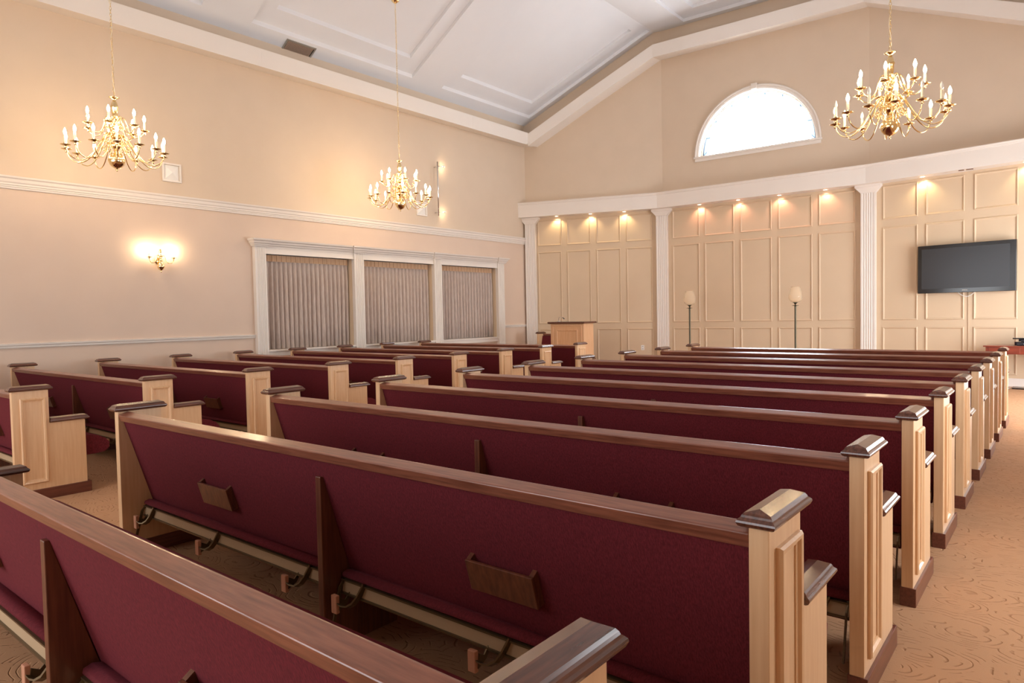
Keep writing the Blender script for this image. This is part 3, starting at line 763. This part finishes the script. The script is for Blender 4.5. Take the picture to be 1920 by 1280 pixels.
# chrome rod with two small spots on the upper left wall
r = empty('rod_spotlight', (XL, 10.02, 3.42))
mb = MB(); mb.tube([(.10, 0, 0), (.10, 0, 1.10)], .014, 10); mb.build('rod', M['chrome'], r)
for z in (.07, 1.0):
    mb = MB(); mb.tube([(0, 0, z), (.10, 0, z)], .008, 8); mb.tube([(.10, 0, z), (.12, .12, z+.02)], .008, 8)
    mb.T = lambda p, z=z: Vector((.12+p.x, .12+p.z, z+.02+p.y)); mb.lathe([(.010, 0), (.024, .035), (.024, .04)], (0, 0, 0), 12, False)
    hd = mb.build('spot_head', M['chrome'], r)
    mb = MB(); mb.lathe([(.0001, -.014), (.012, -.007), (.014, 0), (.012, .007), (.0001, .014)], (.12, .165, z+.02), 10, False); mb.build('bulb', M['sconce_bulb'], hd)
tag(r, 'vertical chrome rod with two small lit spots on the left wall', 'wall lamp')

# square louvred wall grilles
def wall_box(y, z, s, lab):
    r = empty('wall_speaker', (XL, y, z-s/2))
    mb = MB(); h = s/2; w_ = .025
    for a in ((-h, h, 0, w_), (-h, h, s-w_, s), (-h, -h+w_, w_, s-w_), (h-w_, h, w_, s-w_)): mb.box(0.0, .03, a[0], a[1], a[2], a[3])
    mb.build('frame', M['trim'], r, .003)
    mb = MB(); i = h-w_-.004
    mb.add([(.004, -i, s/2-i), (.004, i, s/2-i), (.004, i, s/2+i), (.004, -i, s/2+i), (.05, 0, s/2)], [(0, 1, 4), (1, 2, 4), (2, 3, 4), (3, 0, 4), (3, 2, 1, 0)])
    mb.build('face', M['white'], r); tag(r, lab, 'wall speaker', 'square white fixtures on the upper left wall')
wall_box(4.67, 3.52, .27, 'square white pyramid-faced wall speaker beside the left chandelier')
wall_box(9.63, 3.53, .28, 'square white wall speaker low behind the middle chandelier')

# ceiling vent
sv = math.atan(SL); r = empty('ceiling_vent', (-10.095, 6.84, ceil_z(-10.095)-.002))
T = lambda p: Vector((p.x*math.cos(sv)+p.z*math.sin(sv), p.y, p.x*math.sin(sv)-p.z*math.cos(sv)))
T = lambda p: Vector((p.x*math.cos(sv), p.y, p.x*math.sin(sv)))+Vector((math.sin(sv), 0, -math.cos(sv)))*p.z
mb = MB(T)
hx, hy = .105, .25
for a in ((-hx-.03, hx+.03, -hy-.03, -hy), (-hx-.03, hx+.03, hy, hy+.03), (-hx-.03, -hx, -hy, hy), (hx, hx+.03, -hy, hy)): mb.box(a[0], a[1], a[2], a[3], 0, .012)
mb.build('frame', M['steel'], r)
mb = MB(T)
for k in range(22):
    y = -hy+.012+k*(2*hy-.02)/22; mb.add([(-hx, y, .002), (hx, y, .002), (hx, y+.012, .012), (-hx, y+.012, .012)], [(0, 1, 2, 3)])
o = mb.build('louvres', M['louvre'], r); md = o.modifiers.new('thickness', 'SOLIDIFY'); md.thickness = .002
mb = MB(T); mb.box(-hx, hx, -hy, hy, 0.0, .0015); mb.build('duct_backing', M['black'], r)
tag(r, 'dark louvred air vent on the sloping ceiling above the left wall', 'vent')

# ------------------------------------------------------------------ stage furniture
# lectern
LX0, LX1, LY = -8.35, -7.53, 11.52
r = empty('lectern', ((LX0+LX1)/2, LY+.2, 0)); hw = (LX1-LX0)/2
mb = MB(); mb.box(-hw, hw, -.20, .16, 0, 1.155); mb.build('body', M['lectern'], r, .004)
mb = MB(lambda p: Vector((p.x, -.20-p.y, p.z))); 
frame_mould(mb, -hw+.15, hw-.15, .10, 1.03, .03, .014); frame_mould(mb, -hw+.05, hw-.05, .04, 1.12, .012, .008); mb.build('front_panel_moulding', M['lectern'], r, fix=False)
mb = MB(); mb.loft_rect(-hw-.05, hw+.05, -.245, .21, [(.02, 1.155), (.004, 1.162), (0, 1.175), (.003, 1.188), (.014, 1.195)], None); mb.build('top', M['walnut'], r)
mb = MB(); mb.box(-hw-.012, hw+.012, -.212, .172, 0, .08); mb.build('base_skirt', M['skirt'], r, .003)
tag(r, 'light maple lectern with dark top standing before the panelled wall', 'lectern')
r = empty('microphone', (-8.20, 11.60, 1.195))
mb = MB(); mb.lathe([(.03, 0), (.03, .008), (.012, .014), (.0001, .014)], seg=14); mb.build('base', M['chrome'], r)
mb = MB(); mb.tube([(0, 0, .01), (0, 0, .07), (.02, 0, .095), (.06, 0, .10), (.10, 0, .085)], .004, 6); mb.build('gooseneck', M['chrome'], r)
mb = MB(); mb.tube([(.10, 0, .085), (.12, 0, .073), (.145, 0, .055)], .009, 8); mb.build('head', M['black'], r)
tag(r, 'small gooseneck microphone on the lectern top', 'microphone')

# clergy bench turned to the congregation behind the lectern
cb = make_pew(hw=.55, full=False, name='clergy_bench')
for o in list(cb.children):
    if o.name.startswith('centre_support'): bpy.data.objects.remove(o)
cb.location = (-8.84, 12.72, .0); cb.rotation_euler = (0, 0, PI); cb.scale = (1, 1, 1.075)
tag(cb, 'short burgundy clergy bench partly hidden behind the lectern', 'bench')

# tall torch lamps with amber crackle globes
def torch(x, y, lab):
    r = empty('floor_lamp', (x, y, 0))
    mb = MB(); mb.lathe([(.15, 0), (.15, .015), (.05, .035), (.022, .06), (.0001, .06)], seg=24); mb.build('base', M['darkmetal'], r)
    mb = MB(); mb.lathe([(.020, .04), (.018, .06), (.017, 1.40), (.020, 1.42)], seg=14); mb.build('pole', M['darkmetal'], r)
    mb = MB(); mb.lathe([(.012, 1.42), (.06, 1.423), (.062, 1.428), (.012, 1.434), (.014, 1.455), (.03, 1.475), (.055, 1.488), (.03, 1.484)], seg=20, cap=False); mb.build('cup', M['darkmetal'], r)
    mb = MB(); mb.lathe([(.03, 1.482), (.08, 1.497), (.112, 1.53), (.124, 1.57), (.120, 1.62), (.106, 1.68), (.090, 1.73), (.080, 1.775), (.077, 1.775), (.086, 1.73), (.102, 1.68), (.116, 1.62), (.120, 1.57), (.108, 1.533), (.076, 1.50), (.0001, 1.488)], seg=28, cap=False); mb.build('globe', M['amber'], r)
    tag(r, lab, 'floor lamp', 'torch lamps on the stage')
torch(-3.94, 13.2, 'tall dark torch lamp with amber glass globe, right of the pair')
torch(-6.035, 13.2, 'tall dark torch lamp with amber glass globe, left of the pair')

# television on the right facet
u0, u1 = FC.u_at_x(-2.083, .12), FC.u_at_x(-.657, .12)
r = empty('television', FC.T(Vector(((u0+u1)/2, 0, 1.59)))); ang = math.atan2(FC.t.y, FC.t.x); r.rotation_euler = (0, 0, ang)
h = (u1-u0)/2; H_ = .838     # local: x along, y = -towards room
mb = MB(); mb.box(-h, h, -.15, -.075, 0, H_); mb.build('bezel', M['black'], r, .006)
mb = MB(); mb.box(-h+.062, h-.085, -.153, -.149, .075, H_-.062); mb.build('screen', M['screen'], r)
mb = MB(); mb.box(-.04, .04, -.154, -.150, .032, .046); mb.build('badge', M['steel'], r, .001)
mb = MB(); mb.box(-.25, .25, -.075, -.03, .22, .62); mb.box(-.2, .2, -.03, 0, .30, .54); mb.build('wall_bracket', M['black'], r)
mb = MB(); mb.tube([(-.16+.32*k/12, -.05, .04-.11*math.sin(PI*k/12)) for k in range(13)], .006, 6); mb.build('loose_cable', M['white'], r)
tag(r, 'wide black flat-screen television mounted on the panelled wall', 'television')
# thin power cord running down the wall from the set
u = FC.u_at_x(-1.335)
mb = MB(FC.T); mb.tube([(u, .010, 1.60), (u+.003, .010, 1.1), (u+.006, .010, .5), (u+.01, .010, .05)], .005, 6)
tag(mb.build('flex_cable', M['panel']), 'thin cord running down the panelling below the television', 'cord')
# outlet
def outlet(fc, x, z, lab):
    u = fc.u_at_x(x); P = fc.T(Vector((u, 0, z-.06))); r = empty('wall_outlet', P, math.atan2(fc.t.y, fc.t.x))
    mb = MB(); mb.box(-.036, .036, -.007, 0, 0, .115); mb.build('cover_plate', M['white'], r, .002)
    mb = MB()
    for zz in (.03, .085): mb.box(-.014, -.006, -.0082, -.006, zz-.008, zz+.008); mb.box(.006, .014, -.0082, -.006, zz-.008, zz+.008)
    mb.build('sockets', M['darkmetal'], r); tag(r, lab, 'outlet')
outlet(FA, -7.556, .55, 'white wall outlet on the panelling left of the first tall column')

# cherry side table with electronics
ang = math.atan2(FC.t.y, FC.t.x); TX, TY = -1.035, 13.72
r = empty('side_table', (TX+.52, TY-.08, 0), ang)
mb = MB(); mb.box(-.53, .53, -.24, .19, .685, .705); mb.build('table_top', M['cherry'], r, .003)
mb = MB(); mb.box(-.50, .50, -.215, .165, .57, .685); ap = mb.build('apron', M['cherry'], r, .002)
for s in (-.25, .25):
    mb = MB(); mb.box(s-.21, s+.21, -.224, -.214, .585, .672); dr = mb.build('drawer', M['cherry'], r, .002)
    mb = MB(lambda p, s=s: Vector((s+p.x, -.224-p.z, .63+p.y))); mb.lathe([(.005, 0), (.006, .01), (.014, .018), (.010, .026), (.0001, .028)], seg=12, cap=False); mb.build('knob', M['brass'], dr)
for sx in (-.48, .48):
    for sy in (-.195, .145):
        mb = MB(); mb.box(sx-.02, sx+.02, sy-.02, sy+.02, 0, .57); mb.build('leg', M['cherry'], r, .002)
tag(r, 'cherry side table with drawer at the right edge, under the television', 'table')
def deck(name, x0, z0, w_, h_, d_, lab, matk, cat):
    q = FC.t; base = Vector((TX+.52, TY-.08)); 
    r = empty(name, (base.x+q.x*(x0+w_/2), base.y+q.y*(x0+w_/2), z0), ang)
    mb = MB(); mb.box(-w_/2, w_/2, -d_/2, d_/2, .006, h_); mb.build('case', M['black'], r, .004)
    mb = MB(); mb.box(-w_/2+.03, w_/2-.03, -d_/2-.002, -d_/2+.001, .014, h_-.014)
    mb.build('front_panel', M[matk], r)
    mb = MB()
    for k in range(3): mb.box(-w_/2+.12+k*.06, -w_/2+.135+k*.06, -d_/2-.005, -d_/2-.001, h_/2-.007, h_/2+.007)
    mb.build('buttons', M['steel'], r)
    mb = MB(); 
    for sx in (-1, 1):
        for sy in (-1, 1): mb.box(sx*(w_/2-.04)-.012, sx*(w_/2-.04)+.012, sy*(d_/2-.04)-.012, sy*(d_/2-.04)+.012, 0, .006)
    mb.build('feet', M['black'], r)
    tag(r, lab, cat)
deck('video_recorder', -.13, .705, .43, .062, .26, 'black video recorder at the bottom of the stack on the cherry table', 'screen', 'video player')
deck('disc_player', -.08, .767, .40, .042, .22, 'thin black disc player on top of the video recorder', 'screen', 'video player')
r = empty('remote_control', (-.60, 13.57, .809), ang+.25); mb = MB(); mb.box(-.09, .09, -.024, .024, 0, .02); mb.build('case', M['black'], r, .005)
mb = MB(); 
for k in range(5): mb.box(-.07+.03*k, -.055+.03*k, -.012, .012, .02, .023)
mb.build('buttons', M['steel'], r); tag(r, 'black remote control lying on the disc player', 'remote control')
r = empty('power_strip', (-.55, 13.62, 0), ang); mb = MB(); mb.box(-.14, .16, -.03, .03, 0, .04); mb.build('case', M['steel'], r, .004)
mb = MB(); mb.box(-.14, .16, -.034, -.0305, 0, .018); mb.build('edge', M['black'], r)
mb = MB(); mb.tube([(-.14, 0, .02), (-.2, -.02, .006), (-.3, .02, .006), (-.38, .10, .01)], .005, 6); mb.build('cord', M['white'], r)
tag(r, 'grey power strip lying on the carpet beneath the cherry table', 'power strip')
